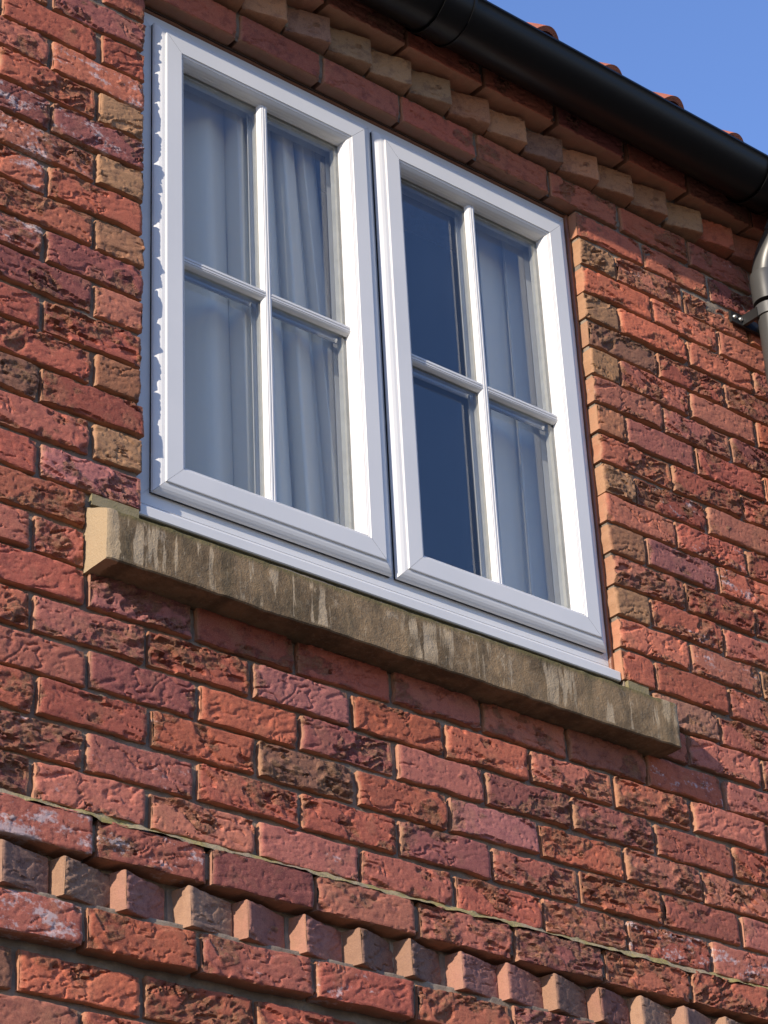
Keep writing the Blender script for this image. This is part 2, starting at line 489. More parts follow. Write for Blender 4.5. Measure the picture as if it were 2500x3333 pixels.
    me.polygons.foreach_set('use_smooth', [True] * len(me.polygons))
    try: me.set_sharp_from_angle(angle=math.radians(42))
    except Exception: pass
    me.update()
    return me

R = random.Random(SEED)
LONG = [brick_mesh(0.214, 0.0626, 0.10, 10 + k, r * 0.85) for k, r in enumerate([0.25, 0.5, 0.8, 1.0, 0.35, 0.7, 0.95, 0.15, 0.6, 0.9, 0.4, 0.75, 1.0, 0.55, 0.3, 0.85,
        0.45, 0.65, 0.2, 0.95, 0.5, 0.8, 0.35, 0.7, 1.0, 0.6, 0.25, 0.9, 0.4, 0.75, 0.55, 0.85])]
LROUGH = [0.25, 0.5, 0.8, 1.0, 0.35, 0.7, 0.95, 0.15, 0.6, 0.9, 0.4, 0.75, 1.0, 0.55, 0.3, 0.85, 0.45, 0.65, 0.2, 0.95, 0.5, 0.8, 0.35, 0.7, 1.0, 0.6, 0.25, 0.9, 0.4, 0.75, 0.55, 0.85]
HALF = [brick_mesh(0.1025, 0.0632, 0.10, 60 + k, r * 0.85) for k, r in enumerate([0.3, 0.6, 0.2, 0.8, 0.4, 0.7, 0.15, 0.5, 0.9, 0.35, 0.25, 0.65])]
SMOOTHH = [brick_mesh(0.1025, 0.065, 0.10, 90 + k, r, jit=0.8, end_pale=0.5) for k, r in enumerate([0.10, 0.22, 0.3, 0.15, 0.4, 0.25, 0.35, 0.2])]
SMOOTHL = [brick_mesh(0.214, 0.065, 0.10, 110 + k, r, jit=0.6) for k, r in enumerate([0.3, 0.4, 0.5, 0.35, 0.25, 0.45, 0.55, 0.4])]

RED = [(0.425, 0.122, 0.074), (0.390, 0.108, 0.070), (0.445, 0.140, 0.083), (0.365, 0.113, 0.079), (0.415, 0.141, 0.088),
       (0.340, 0.092, 0.063), (0.400, 0.132, 0.091), (0.450, 0.126, 0.070), (0.370, 0.124, 0.094), (0.430, 0.152, 0.098), (0.340, 0.122, 0.080)]
PURP = [(0.300, 0.094, 0.080), (0.33, 0.110, 0.096), (0.265, 0.088, 0.072), (0.34, 0.125, 0.110)]
BROWN = [(0.275, 0.128, 0.082), (0.30, 0.138, 0.088), (0.25, 0.115, 0.075)]
ORANGE = [(0.37, 0.155, 0.082), (0.36, 0.170, 0.092)]
OCHRE = [(0.36, 0.195, 0.098), (0.34, 0.185, 0.098), (0.32, 0.172, 0.090), (0.33, 0.200, 0.110)]
TAN = [(0.42, 0.250, 0.142), (0.39, 0.245, 0.145), (0.42, 0.220, 0.125), (0.36, 0.235, 0.145), (0.30, 0.175, 0.130), (0.42, 0.205, 0.120)]
GREYB = [(0.27, 0.150, 0.105), (0.25, 0.142, 0.108), (0.31, 0.135, 0.105), (0.23, 0.132, 0.100), (0.33, 0.150, 0.120), (0.29, 0.175, 0.120)]

WHITE = [(0.093, 1.372, .62), (-0.061, 1.152, .75), (-0.004, 1.156, .7), (-0.093, 1.223, .7), (0.152, 1.238, .6), (-0.097, 1.066, .6), (-0.092, 0.929, .5),
         (1.563, 0.258, .5), (1.45, -0.115, .55), (1.56, -0.127, .7), (1.66, -0.122, .6), (1.80, -0.117, .6), (1.83, 0.778, .6), (1.638, 0.839, .45), (1.57, 0.909, .35),
         (1.593, 0.613, .3), (1.699, 0.572, .5), (0.182, -0.206, .55), (-0.012, -0.184, .8), (-0.006, -0.352, .8), (0.676, -0.352, .45), (0.261, -0.027, .25)]

placed = []      # (x0, x1, z, y, kind, rotz, colour, mesh list)
def put(x0, x1, v, y=0.0, z=None, kind='run', pal=None, rotz=0.0, white=None, H=0.065):
    if z is None: z = v * 0.075
    placed.append(dict(x0=x0, x1=x1, z=z + R.uniform(-0.0012, 0.0012), y=y + R.uniform(-0.0015, 0.0015), kind=kind, pal=pal, rotz=rotz, white=white, H=H))

XL, XR = -1.25, 3.10
def run(v, starts, y=0.0, z=None, lo=XL, hi=XR, gap=0.0132, **kw):
    """a course of stretchers from the measured left ends, carried on at 225 mm to both sides"""
    s = sorted(starts)
    while s[0] > lo: s.insert(0, s[0] - 0.225)
    while s[-1] < hi: s.append(s[-1] + 0.225)
    for a, b in zip(s[:-1], s[1:]):
        e = b - gap + R.uniform(-0.0015, 0.0015)
        a2, e2 = max(a, lo), min(e, hi)
        if e2 - a2 > 0.03: put(a2, e2, v, y, z, **kw)

# lower wall, set back under the string course
run(-8, [0.002, 0.240], y=0.026, z=-0.612)
run(-7, [-0.115, 0.127, 0.352], y=0.026, z=-0.536)
run(-6, [0.004, 0.242, 0.467], y=0.026, z=-0.459)
for q in range(5):
    run(-9 - q, [(-0.115 if q % 2 == 0 else 0.002) + 0.225 * j for j in range(3)], y=0.026, z=-0.687 - 0.075 * q)
# string course: stretcher, skewed headers, stretcher
run(-5, [0.1144, 0.3376, 0.5752, 0.8011, 1.030, 1.257], y=0.001, z=-0.375)
teeth = [0.0645, 0.1800, 0.3080, 0.4272, 0.5500, 0.6688, 0.7842, 0.900, 1.014, 1.130, 1.245, 1.359, 1.474]
while teeth[0] > XL: teeth.insert(0, teeth[0] - 0.117)
while teeth[-1] < XR: teeth.append(teeth[-1] + 0.1145)
for t in teeth[:-1]:
    put(t, t + 0.109 + R.uniform(-0.004, 0.002), -4, y=-0.006 + R.uniform(-0.0025, 0.002), z=-0.301 + R.uniform(-0.001, 0.001), kind='tooth', pal=GREYB, rotz=math.radians(17.0 + R.uniform(-3.5, 3.5)))
run(-3, [0.1253, 0.3492, 0.5755, 0.807, 1.0387, 1.2694, 1.5056], y=-0.008, z=-0.225)
# field below the window
run(-2, [0.007, 0.234, 0.458, 0.687, 0.907, 1.126, 1.349, 1.582])
run(-1, [0.107, 0.331, 0.554, 0.778, 1.005, 1.229, 1.457])
run(0, [0.009, 0.236, 0.460, 0.683, 0.905, 1.133, 1.359, 1.582])
run(1, [0.109, 0.336, 0.558, 0.781, 1.002, 1.223, 1.456, 1.684])
run(2, [-0.002, 0.228, 0.454, 0.679, 0.905, 1.124, 1.350, 1.573])
run(3, [0.105, 0.330, 0.556, 0.781, 1.006, 1.231, 1.452, 1.680])
# beside the stone sill
SX0, SX1 = 0.0955, 1.4885
run(4, [-0.007], hi=SX0 - 0.006); run(4, [1.362, 1.587], lo=SX1 + 0.006)
run(5, [-0.120], hi=SX0 - 0.006); run(5, [1.476, 1.693], lo=SX1 + 0.006)
# courses beside the window
LH = {7: OCHRE[1:3], 9: ORANGE, 11: RED, 13: ORANGE, 15: OCHRE, 17: OCHRE, 19: RED, 21: RED}
RH = {6: RED, 8: OCHRE[2:], 10: ORANGE, 12: OCHRE[2:], 14: ORANGE, 16: OCHRE, 18: OCHRE, 20: OCHRE}
rx = {6: 1.510, 7: 1.628, 8: 1.519, 9: 1.635, 10: 1.526, 11: 1.630, 12: 1.514, 13: 1.640, 14: 1.503, 15: 1.632, 16: 1.505, 17: 1.636, 18: 1.521, 19: 1.636, 20: 1.531, 21: 1.628}
for v in range(6, 22):
    jl = OX0 + R.uniform(-0.004, 0.003); jr = OX1 + R.uniform(-0.002, 0.003)
    if v % 2 == 0:
        run(v, [-0.225 + R.uniform(-0.004, 0.004), R.uniform(-0.006, 0.006)], hi=jl)
        put(jr, rx[v] - 0.0105, v, kind='run', pal=RH[v])
    else:
        x = 0.109 + R.uniform(-0.003, 0.004)
        put(x, jl, v, kind='run', pal=LH[v])
        run(v, [x - 0.225], hi=x - 0.0105)
        put(jr, rx[v] - 0.0105, v)
    run(v, [rx[v]], lo=rx[v])
# course over the window head
run(22, [0.2245, 0.449, 0.670, 0.889, 1.111, 1.333, 1.557, 1.788], y=-0.004, kind='smooth', pal=RED)
# skewed headers under the eaves
ut = [1.2275, 1.3414, 1.4547, 1.5675, 1.6813, 1.8013, 1.9121]
while ut[0] > XL + 0.1: ut.insert(0, ut[0] - 0.1140)
while ut[-1] < XR: ut.append(ut[-1] + 0.1135)
for t in ut:
    red = t > 1.85
    put(t - 0.103, t, 23, y=-0.0415, kind='utooth', pal=(RED if red else TAN), rotz=-math.radians(13.0 + R.uniform(-2.5, 2.5)))
# oversailing course behind the gutter
run(24, [0.409, 0.634, 0.859, 1.085, 1.310, 1.535, 1.742, 1.965], y=-0.0675, kind='smooth')

# sort: the pieces that show become parts, the rest is one joined part
view = cam.matrix_world.inverted()
def seen(p):
    q = view @ Vector(p)
    if q.z >= 0: return False
    fx = 7802.9 * q.x / -q.z; fy = 7802.9 * q.y / -q.z
    return abs(fx) < 1250 + 40 and abs(fy) < 1666 + 40

def pick_mesh(d):
    L = d['x1'] - d['x0']
    if d['kind'] == 'tooth' or d['kind'] == 'utooth': return R.choice(SMOOTHH), 0.1025
    if L < 0.15: return R.choice(HALF), 0.1025
    if d['kind'] == 'smooth': return R.choice(SMOOTHL), 0.214
    return R.choice(LONG), 0.214

rest = []
count = 0
for d in placed:
    L = d['x1'] - d['x0']; zc = d['z'] + 0.0325
    corners = [(d['x0'], 0, d['z']), (d['x1'], 0, d['z']), (d['x0'], 0, d['z'] + 0.065), (d['x1'], 0, d['z'] + 0.065)]
    vis = any(seen(c) for c in corners)
    me, ml = pick_mesh(d)
    loc = Vector(((d['x0'] + d['x1']) / 2, d['y'], zc))
    rz = d['rotz']
    if d['kind'] == 'tooth':      # pivot on the left front arris
        loc = Vector((d['x0'], d['y'], zc)) + Vector((math.cos(rz), math.sin(rz), 0)) * L / 2
    elif d['kind'] == 'utooth':   # pivot on the right front arris
        loc = Vector((d['x1'], d['y'], zc)) - Vector((math.cos(rz), math.sin(rz), 0)) * L / 2
    flip = PI if R.random() < 0.5 and d['kind'] not in ('tooth', 'utooth') else 0.0
    sc_ = (L / ml, 1, 1)
    pal = d['pal']
    if pal is None:
        t = R.random()
        pal = RED if t < 0.80 else PURP if t < 0.95 else BROWN
    c = R.choice(pal); k = R.uniform(0.92, 1.08)
    alpha = 1.0
    for wx, wz, wa in WHITE:
        if d['x0'] - 0.004 <= wx <= d['x1'] + 0.004 and d['z'] - 0.004 <= wz <= d['z'] + 0.07: alpha = 1 - wa
    if alpha == 1.0 and R.random() < 0.10: alpha = 0.8
    k *= 1.10 * R.uniform(0.76, 1.1)
    colr = (c[0] * k, c[1] * k, c[2] * k, alpha)
    if vis and count < 300:
        o = bpy.data.objects.new('brick', me)
        o.location = loc; o.rotation_euler = (0, flip, rz) if not flip else (0, flip, 0)
        o.scale = sc_; o.color = colr; o.parent = wall
        col.objects.link(o); count += 1
    else:
        rest.append((d, loc, L, colr, rz))
# margin of the wall outside the frame: coarser bricks of the same making, joined into one part
LOW = [brick_mesh(0.214, 0.0632, 0.10, 200 + k, 0.3 + 0.08 * k, step=0.0065) for k in range(8)]
av, aq, aw, ae, ac = [], [], [], [], []
nb = 0
for d, loc, L, colr, rz in rest:
    me = R.choice(LOW); n = len(me.vertices)
    co = np.empty(n * 3); me.vertices.foreach_get('co', co); co = co.reshape(-1, 3).copy()
    w = np.empty(n, np.float32); me.attributes['wear'].data.foreach_get('value', w)
    e = np.empty(n, np.float32); me.attributes['ends'].data.foreach_get('value', e)
    co[:, 0] *= L / 0.214
    cr, sr = math.cos(rz), math.sin(rz)
    co = np.stack([co[:, 0] * cr - co[:, 1] * sr, co[:, 0] * sr + co[:, 1] * cr, co[:, 2]], 1) + np.array(loc)
    q = np.empty(len(me.polygons) * 4, np.int32); me.polygons.foreach_get('vertices', q)
    av.append(co); aq.append(q.reshape(-1, 4) + nb); aw.append(w); ae.append(e); ac.append(np.tile(np.array(colr, np.float32), (n, 1))); nb += n
if av:
    me = bpy.data.meshes.new('outlying_bricks')
    me.from_pydata(np.concatenate(av).tolist(), [], np.concatenate(aq).tolist())
    for nm, dat in (('wear', aw), ('ends', ae)):
        at = me.attributes.new(nm, 'FLOAT', 'POINT'); at.data.foreach_set('value', np.concatenate(dat))
    at = me.attributes.new('own_clay', 'FLOAT', 'POINT'); at.data.foreach_set('value', np.ones(nb, np.float32))
    at = me.attributes.new('clay', 'FLOAT_COLOR', 'POINT'); at.data.foreach_set('color', np.concatenate([np.c_[x[:, :3], np.ones(len(x), np.float32)] for x in ac]).astype(np.float32).ravel())
    o = link('outlying_bricks', me, BRICK, wall, True); o['kind'] = 'stuff'
print('bricks shown', count, 'rest', len(rest))

# mortar: one recessed sheet that steps with the courses, open at the window
def mortar_sheet():
    st = 0.0075
    xs = np.arange(XL, XR + st, st); zs = np.arange(-1.0, 1.876, st)
    steps = [-0.365, -0.3125, -0.2985, -0.215, -0.168, 1.540, 1.660, 1.735, 1.820]
    zs = np.unique(np.round(np.concatenate([zs, [OZ0, OZ1]] + [[q - 0.0006, q + 0.0006] for q in steps]), 5)); xs = np.unique(np.round(np.concatenate([xs, [OX0 - 0.004, OX1 + 0.004]]), 5))
    xs = np.unique(np.round(np.concatenate([xs] + [[t - 0.0225, t - 0.0215, t + 0.0035, t + 0.0045] for t in teeth]), 5))
    X, Z = np.meshgrid(xs, zs)
    Y = np.full_like(X, 0.0115)
    for q, yy in zip([-9] + steps, [0.040, 0.014, 0.0135, 0.038, 0.004, 0.0140, 0.0090, 0.0060, -0.014, -0.055]):
        Y = np.where(Z > q, yy, Y)
    tz = (Z > -0.2985) & (Z < -0.2335)
    for t in teeth:
        Y = np.where(tz & (X > t - 0.022) & (X < t + 0.004), 0.0300 + 0.005 * ((t * 977.0) % 1.0), Y)
    Y = Y + (fbm(X * 9, Z * 9, 501, 3) - 0.5) * 0.007 + (fbm(X * 70, Z * 70, 502, 3) - 0.5) * 0.005
    idx = np.arange(X.size).reshape(X.shape)
    q = np.stack([idx[:-1, :-1], idx[:-1, 1:], idx[1:, 1:], idx[1:, :-1]], -1).reshape(-1, 4)
    cx = (X[:-1, :-1] + X[1:, 1:]).reshape(-1) / 2; cz = (Z[:-1, :-1] + Z[1:, 1:]).reshape(-1) / 2
    keep = ~((cx > OX0 - 0.004) & (cx < OX1 + 0.004) & (cz > OZ0) & (cz < OZ1))
    me = bpy.data.meshes.new('mortar')
    me.from_pydata(np.stack([X, Y, Z], -1).reshape(-1, 3).tolist(), [], q[keep].tolist())
    me.polygons.foreach_set('use_smooth', [True] * len(me.polygons))
    me.update()
    return link('mortar', me, MORTAR, wall)
mortar_sheet()
# mortar in the jambs and head of the opening, and the masonry core behind
mb = MB()
mb.box(OX0 - 0.06, OX0 - 0.0045, 0.0125, 0.30, OZ0, OZ1)
mb.box(OX1 + 0.0045, OX1 + 0.06, 0.0125, 0.30, OZ0, OZ1)
mb.box(OX0 - 0.06, OX1 + 0.06, 0.103, 0.30, OZ1 + 0.004, OZ1 + 0.07)
mb.box(OX0 - 0.06, OX1 + 0.06, 0.09, 0.30, OZ0 - 0.06, OZ0 - 0.002)
mb.build('reveal_lining', MORTAR, wall)
# weathered fillet on the ledge of the string course
def fillet(name, y0, z0, y1, z1, mat, seed, amp=0.004):
    xs = np.arange(XL, XR, 0.006)
    k = 5
    vs_, fs = [], []
    for i in range(k + 1):
        t = i / k
        for j, x in enumerate(xs):
            n = (float(fbm(x * 30, t * 2, seed, 4)) - 0.5) * amp
            vs_.append((x, y0 + (y1 - y0) * t - n * 0.8, z0 + (z1 - z0) * t + n * 0.6))
    m = len(xs)
    for i in range(k):
        for j in range(m - 1):
            fs.append((i * m + j, i * m + j + 1, (i + 1) * m + j + 1, (i + 1) * m + j))
    b = MB(); b.add(vs_, fs, True)
    return b.build(name, mat, wall)
fillet('mortar_fillet', -0.0090, -0.1620, 0.0060, -0.1480, LICHEN, 77, 0.013)
mb = MB(); mb.box(OX0 - 0.05, OX1 + 0.05, 0.030, 0.1005, OZ1 - 0.0065, OZ1 - 0.0025)
mb.build('lintel_plate', LINT, wall)

# ------------------------------------------------------------------ stone sill
def stone_sill():
    # cross-section (y, z), swept along x with noise
    prof = [(0.09, 0.2885), (-0.058, 0.2885), (-0.0605, 0.291), (-0.0610, 0.383), (-0.059, 0.3865), (0.045, 0.4360), (0.09, 0.4365)]
    pts = []
    for (a, b) in zip(prof[:-1], prof[1:]):
        n = max(1, int(math.hypot(b[0] - a[0], b[1] - a[1]) / 0.006))
        for i in range(n): pts.append((a[0] + (b[0] - a[0]) * i / n, a[1] + (b[1] - a[1]) * i / n))
    pts.append(prof[-1])
    xs = np.linspace(SX0, SX1, 230)
    P = np.array(pts); k = len(P)
    V = np.zeros((len(xs), k, 3))
    V[..., 0] = xs[:, None]; V[..., 1] = P[None, :, 0]; V[..., 2] = P[None, :, 1]
    arc = np.concatenate([[0], np.cumsum(np.hypot(*np.diff(P, axis=0).T))])
    A, X = np.meshgrid(arc, xs)
    n = (fbm(X * 40, A * 40, 301, 4) - 0.5) * 0.0045 + (fbm(X * 7, A * 7, 302, 2) - 0.5) * 0.003
    front = np.clip((0.02 - V[..., 1]) / 0.03, 0, 1)
    V[..., 1] -= n * front; V[..., 2] += n * 0.4 * front
    endf = np.minimum((X - SX0), (SX1 - X))
    V[..., 1] += np.clip(0.004 - endf, 0, 1) * 0.6 * front
    idx = np.arange(len(xs) * k).reshape(len(xs), k)
    q = np.stack([idx[:-1, :-1], idx[:-1, 1:], idx[1:, 1:], idx[1:, :-1]], -1).reshape(-1, 4).tolist()
    v = V.reshape(-1, 3).tolist()
    f = q + [tuple(idx[0, :].tolist()), tuple(idx[-1, ::-1].tolist())]
    me = bpy.data.meshes.new('window_sill'); me.from_pydata(v, [], f)
    me.polygons.foreach_set('use_smooth', [True] * len(q) + [False, False])
    try: me.set_sharp_from_angle(angle=math.radians(35))
    except Exception: pass
    o = fix_normals(link('window_sill', me, SILL))
    o['label'] = 'stained sandstone sill under the white window, pale at its ends'
    o['category'] = 'sill'; o['kind'] = 'thing'
    # bedding mortar between the sill ends and the bricks that sit on it
    return o
sill = stone_sill()
BED = mat_mortar('sill_bedding_mortar', (0.27, 0.225, 0.14), (0.21, 0.18, 0.09))
for (p, q, z1) in ((SX0 + 0.010, OX0 - 0.004, 0.4475), (OX1 + 0.008, SX1 - 0.01, 0.4475)):
    b = MB(); b.box(p, q, 0.004, 0.06, 0.426, z1)
    b.build('mortar_bedding', BED, wall)

# ------------------------------------------------------------------ window
win = thing('casement_window', 'white two-sash casement window with glazing bars above the stone sill', 'window', (0, 0, 0))
def ring_pieces(mb, x0, x1, z0, z1, prof, gap=0.00035, smooth=False):
    """mitred frame: profile of (inset, y) swept round a rectangle in four lengths with a hairline at each mitre"""
    C4 = [(x0, z0, 1, 1), (x1, z0, -1, 1), (x1, z1, -1, -1), (x0, z1, 1, -1)]
    for i in range(4):
        a = C4[i]; c = C4[(i + 1) % 4]
        dx = np.sign(c[0] - a[0]); dz = np.sign(c[1] - a[1])
        vs_, fs = [], []
        for (d, y) in prof:
            vs_.append((a[0] + a[2] * d + dx * gap, y, a[1] + a[3] * d + dz * gap))
            vs_.append((c[0] + c[2] * d - dx * gap, y, c[1] + c[3] * d - dz * gap))
        for k in range(len(prof) - 1):
            fs.append((2 * k, 2 * k + 1, 2 * k + 3, 2 * k + 2))
        mb.add(vs_, fs, smooth)

FX0, FX1, FZ0, FZ1 = 0.2125, 1.4045, 0.4860, 1.6385
mb = MB()
ring_pieces(mb, FX0, FX1, FZ0, FZ1, [(0, 0.095), (0, 0.0385), (0.0015, 0.037), (0.055, 0.037), (0.055, 0.095)])
mb.box(0.7975, 0.832, 0.0372, 0.095, FZ0 + 0.054, FZ1 - 0.054)
fix_normals(mb.build('outer_frame', UPVC, win))
# projecting upvc cill
mb = MB()
pf = [(0.09, 0.4455), (0.0145, 0.4455), (0.0125, 0.4475), (0.0120, 0.4650), (0.0135, 0.4675), (0.0300, 0.4760), (0.0365, 0.4855), (0.09, 0.4855)]
cx0, cx1 = OX0 + 0.001, OX1 - 0.004
vs_ = [(cx0, y, z) for y, z in pf] + [(cx1, y, z) for y, z in pf]; n = len(pf)
mb.add(vs_, [(i, (i + 1) % n, (i + 1) % n + n, i + n) for i in range(n)] + [tuple(range(n))[::-1], tuple(range(n, 2 * n))])
fix_normals(mb.build('frame_cill', UPVC, win))
# sealant beads
def bead(p0, p1, r, seed):
    p0, p1 = Vector(p0), Vector(p1); n = 60
    path = []; rr = []
    for i in range(n + 1):
        t = i / n
        path.append(p0.lerp(p1, t) + Vector((0, (float(fbm(t * 40, 0.3, seed, 3)) - 0.5) * 0.004, 0)))
        rr.append(r * (0.85 + 0.4 * float(fbm(t * 30, 5.3, seed, 3))))
    m = MB(); m.tube(path, rr, 8)
    return m.build('sealant_bead', SEAL, win)
bead((FX1 + 0.0025, 0.036, 0.478), (FX1 + 0.0025, 0.036, 1.646), 0.0065, 3)
bead((OX0 + 0.003, 0.040, 1.643), (OX1 - 0.003, 0.040, 1.643), 0.006, 5)
bead((OX0 + 0.001, 0.040, 0.49), (OX0 + 0.001, 0.040, 1.646), 0.005, 6)
# bed of dark lichen and silt under the cill
mb = MB(); mb.box(OX0 + 0.002, OX1 - 0.004, 0.019, 0.06, 0.4265, 0.4453)
mb.build('cill_bedding', plain('dark_bedding', (0.075, 0.062, 0.030), 0.95, 0.1, vary=0.4, scale=60, bmp=0.003), win)

SASH = [(0, 0.0310), (0, 0.0285), (0.0012, 0.0252), (0.0040, 0.0226), (0.0090, 0.0196), (0.0150, 0.0176), (0.0205, 0.0168), (0.0222, 0.0168), (0.0226, 0.0138), (0.0238, 0.0130),
        (0.0590, 0.0130), (0.0598, 0.0152), (0.0618, 0.0158), (0.0634, 0.0165), (0.0637, 0.0186), (0.0644, 0.0186), (0.0647, 0.0172), (0.0680, 0.0200), (0.0708, 0.0236), (0.0709, 0.0254), (0.0716, 0.0262), (0.0728, 0.0290), (0.0735, 0.0340), (0.0745, 0.0348), (0.0745, 0.0435)]
def bar_profile(w=0.0125):
    return [(-w, 0.0434), (-w, 0.0405), (-w + .0022, 0.0355), (-0.0075, 0.0322), (-0.0062, 0.0322), (-0.0055, 0.0336), (-0.0048, 0.0312), (-0.0018, 0.0308), (-0.0010, 0.0326),
            (0.0010, 0.0326), (0.0018, 0.0308), (0.0048, 0.0312), (0.0055, 0.0336), (0.0062, 0.0322), (0.0075, 0.0322), (w - .0022, 0.0355), (w, 0.0405), (w, 0.0434)]
def make_sash(x0, x1, z0, z1, zbar, label):
    mb = MB()
    ring_pieces(mb, x0, x1, z0, z1, SASH)
    ring_pieces(mb, x0 + .0005, x1 - .0005, z0 + .0005, z1 - .0005, [(0.0, 0.0312), (0.075, 0.0437)], gap=-0.001)
    # inner leaf of the sash, behind the sealed unit
    ring_pieces(mb, x0 + 0.004, x1 - 0.004, z0 + 0.004, z1 - 0.004, [(0.066, 0.0455), (0.066, 0.0715), (0.0, 0.0715), (0.0, 0.092), (0.066, 0.092)], gap=0)
    s = mb.build('sash', UPVC, win)
    s['label'] = label
    gm = MB(); ring_pieces(gm, x0 + 0.004, x1 - 0.004, z0 + 0.004, z1 - 0.004, [(-0.0030, 0.0368), (-0.0030, 0.0318), (0.05, 0.0318)], gap=-0.0005)
    gm.build('gasket', GASK, s)
    I = 0.0745
    gx0, gx1, gz0, gz1 = x0 + I, x1 - I, z0 + I, z1 - I
    xb = (gx0 + gx1) / 2
    bp = bar_profile()
    def bar(y_of, mirror=False):
        out = []
        for (kind) in ('v', 'l', 'r'):
            m = MB()
            if kind == 'v':
                vs_ = [(xb + d, y_of(y), gz0 - .001) for d, y in bp] + [(xb + d, y_of(y), gz1 + .001) for d, y in bp]
            else:
                a, c = (gx0 - .001, xb - 0.0070) if kind == 'l' else (xb + 0.0070, gx1 + .001)
                # ends shaped to a blunt point against the upright bar
                def shift(d, y):
                    return (abs(d) - 0.0125) * 0.35
                if kind == 'l':
                    vs_ = [(a, y_of(y), zbar + d) for d, y in bp] + [(c - 0.0035 - shift(d, y) * 0.8, y_of(y) + (.0004 if not mirror else -.0004), zbar + d) for d, y in bp]
                else:
                    vs_ = [(a + 0.0035 + shift(d, y) * 0.8, y_of(y) + (.0004 if not mirror else -.0004), zbar + d) for d, y in bp] + [(c, y_of(y), zbar + d) for d, y in bp]
            n = len(bp)
            m.add(vs_, [(i, i + 1, i + 1 + n, i + n) for i in range(n - 1)] + [tuple(range(n)), tuple(range(2 * n - 1, n - 1, -1))])
            o = fix_normals(m.build('glazing_bar', UPVC, s))
            out.append(o)
        return out
    bar(lambda y: y)
    bar(lambda y: 0.0715 + (0.0434 - y) * 0.7, True)
    # glass: four lights, outer and inner leaf, edges hidden under the bars
    for (a, c) in ((gx0 - .004, xb), (xb, gx1 + .004)):
        for (e, f) in ((gz0 - .004, zbar), (zbar, gz1 + .004)):
            m = MB()
            m.box(a, c - .0004, 0.0440, 0.0478, e, f - .0004)
            m.box(a, c - .0004, 0.0665, 0.0703, e, f - .0004)
            m.build('glass_pane', GLASS, s)
    m = MB()
    ring_pieces(m, gx0 - .003, gx1 + .003, gz0 - .003, gz1 + .003, [(0, 0.0485), (0.0085, 0.0485), (0.0085, 0.0658), (0, 0.0658)], gap=0)
    m.box(xb - .0055, xb + .0055, 0.0485, 0.0658, gz0 + .0065, gz1 - .0065)
    m.box(gx0 + .0065, xb - .0056, 0.0485, 0.0658, zbar - .0055, zbar + .0055)
    m.box(xb + .0056, gx1 - .0065, 0.0485, 0.0658, zbar - .0055, zbar + .0055)
    fix_normals(m.build('spacer_bar', SPACER, s))
    return s
make_sash(0.2480, 0.8100, 0.5115, 1.6100, 1.0580, 'sash in front of the pleated grey curtain')
make_sash(0.8215, 1.3870, 0.5115, 1.6100, 1.0580, 'sash with a dark blue reflecting pane')

# ------------------------------------------------------------------ room and curtains behind the glass
mb = MB()
def face(*p): mb.add(p, [(0, 1, 2, 3)])
rx0, rx1, ry0, ry1, rz0, rz1 = -1.0, 2.6, 0.302, 3.6, -0.5, 1.84
face((rx0, ry1, rz0), (rx1, ry1, rz0), (rx1, ry1, rz1), (rx0, ry1, rz1))
face((rx0, ry0, rz0), (rx0, ry1, rz0), (rx0, ry1, rz1), (rx0, ry0, rz1))
face((rx1, ry0, rz0), (rx1, ry0, rz1), (rx1, ry1, rz1), (rx1, ry1, rz0))
face((rx0, ry0, rz0), (rx1, ry0, rz0), (rx1, ry1, rz0), (rx0, ry1, rz0))
face((rx0, ry0, rz1), (rx0, ry1, rz1), (rx1, ry1, rz1), (rx1, ry0, rz1))
face((rx0, ry0, rz0), (rx0, ry0, rz1), (OX0, ry0, rz1), (OX0, ry0, rz0))
face((OX1, ry0, rz0), (OX1, ry0, rz1), (rx1, ry0, rz1), (rx1, ry0, rz0))
face((OX0, ry0, rz0), (OX0, ry0, OZ0), (OX1, ry0, OZ0), (OX1, ry0, rz0))
face((OX0, ry0, OZ1), (OX0, ry0, rz1), (OX1, ry0, rz1), (OX1, ry0, OZ1))
ro = mb.build('room_interior', ROOMM); ro['kind'] = 'structure'

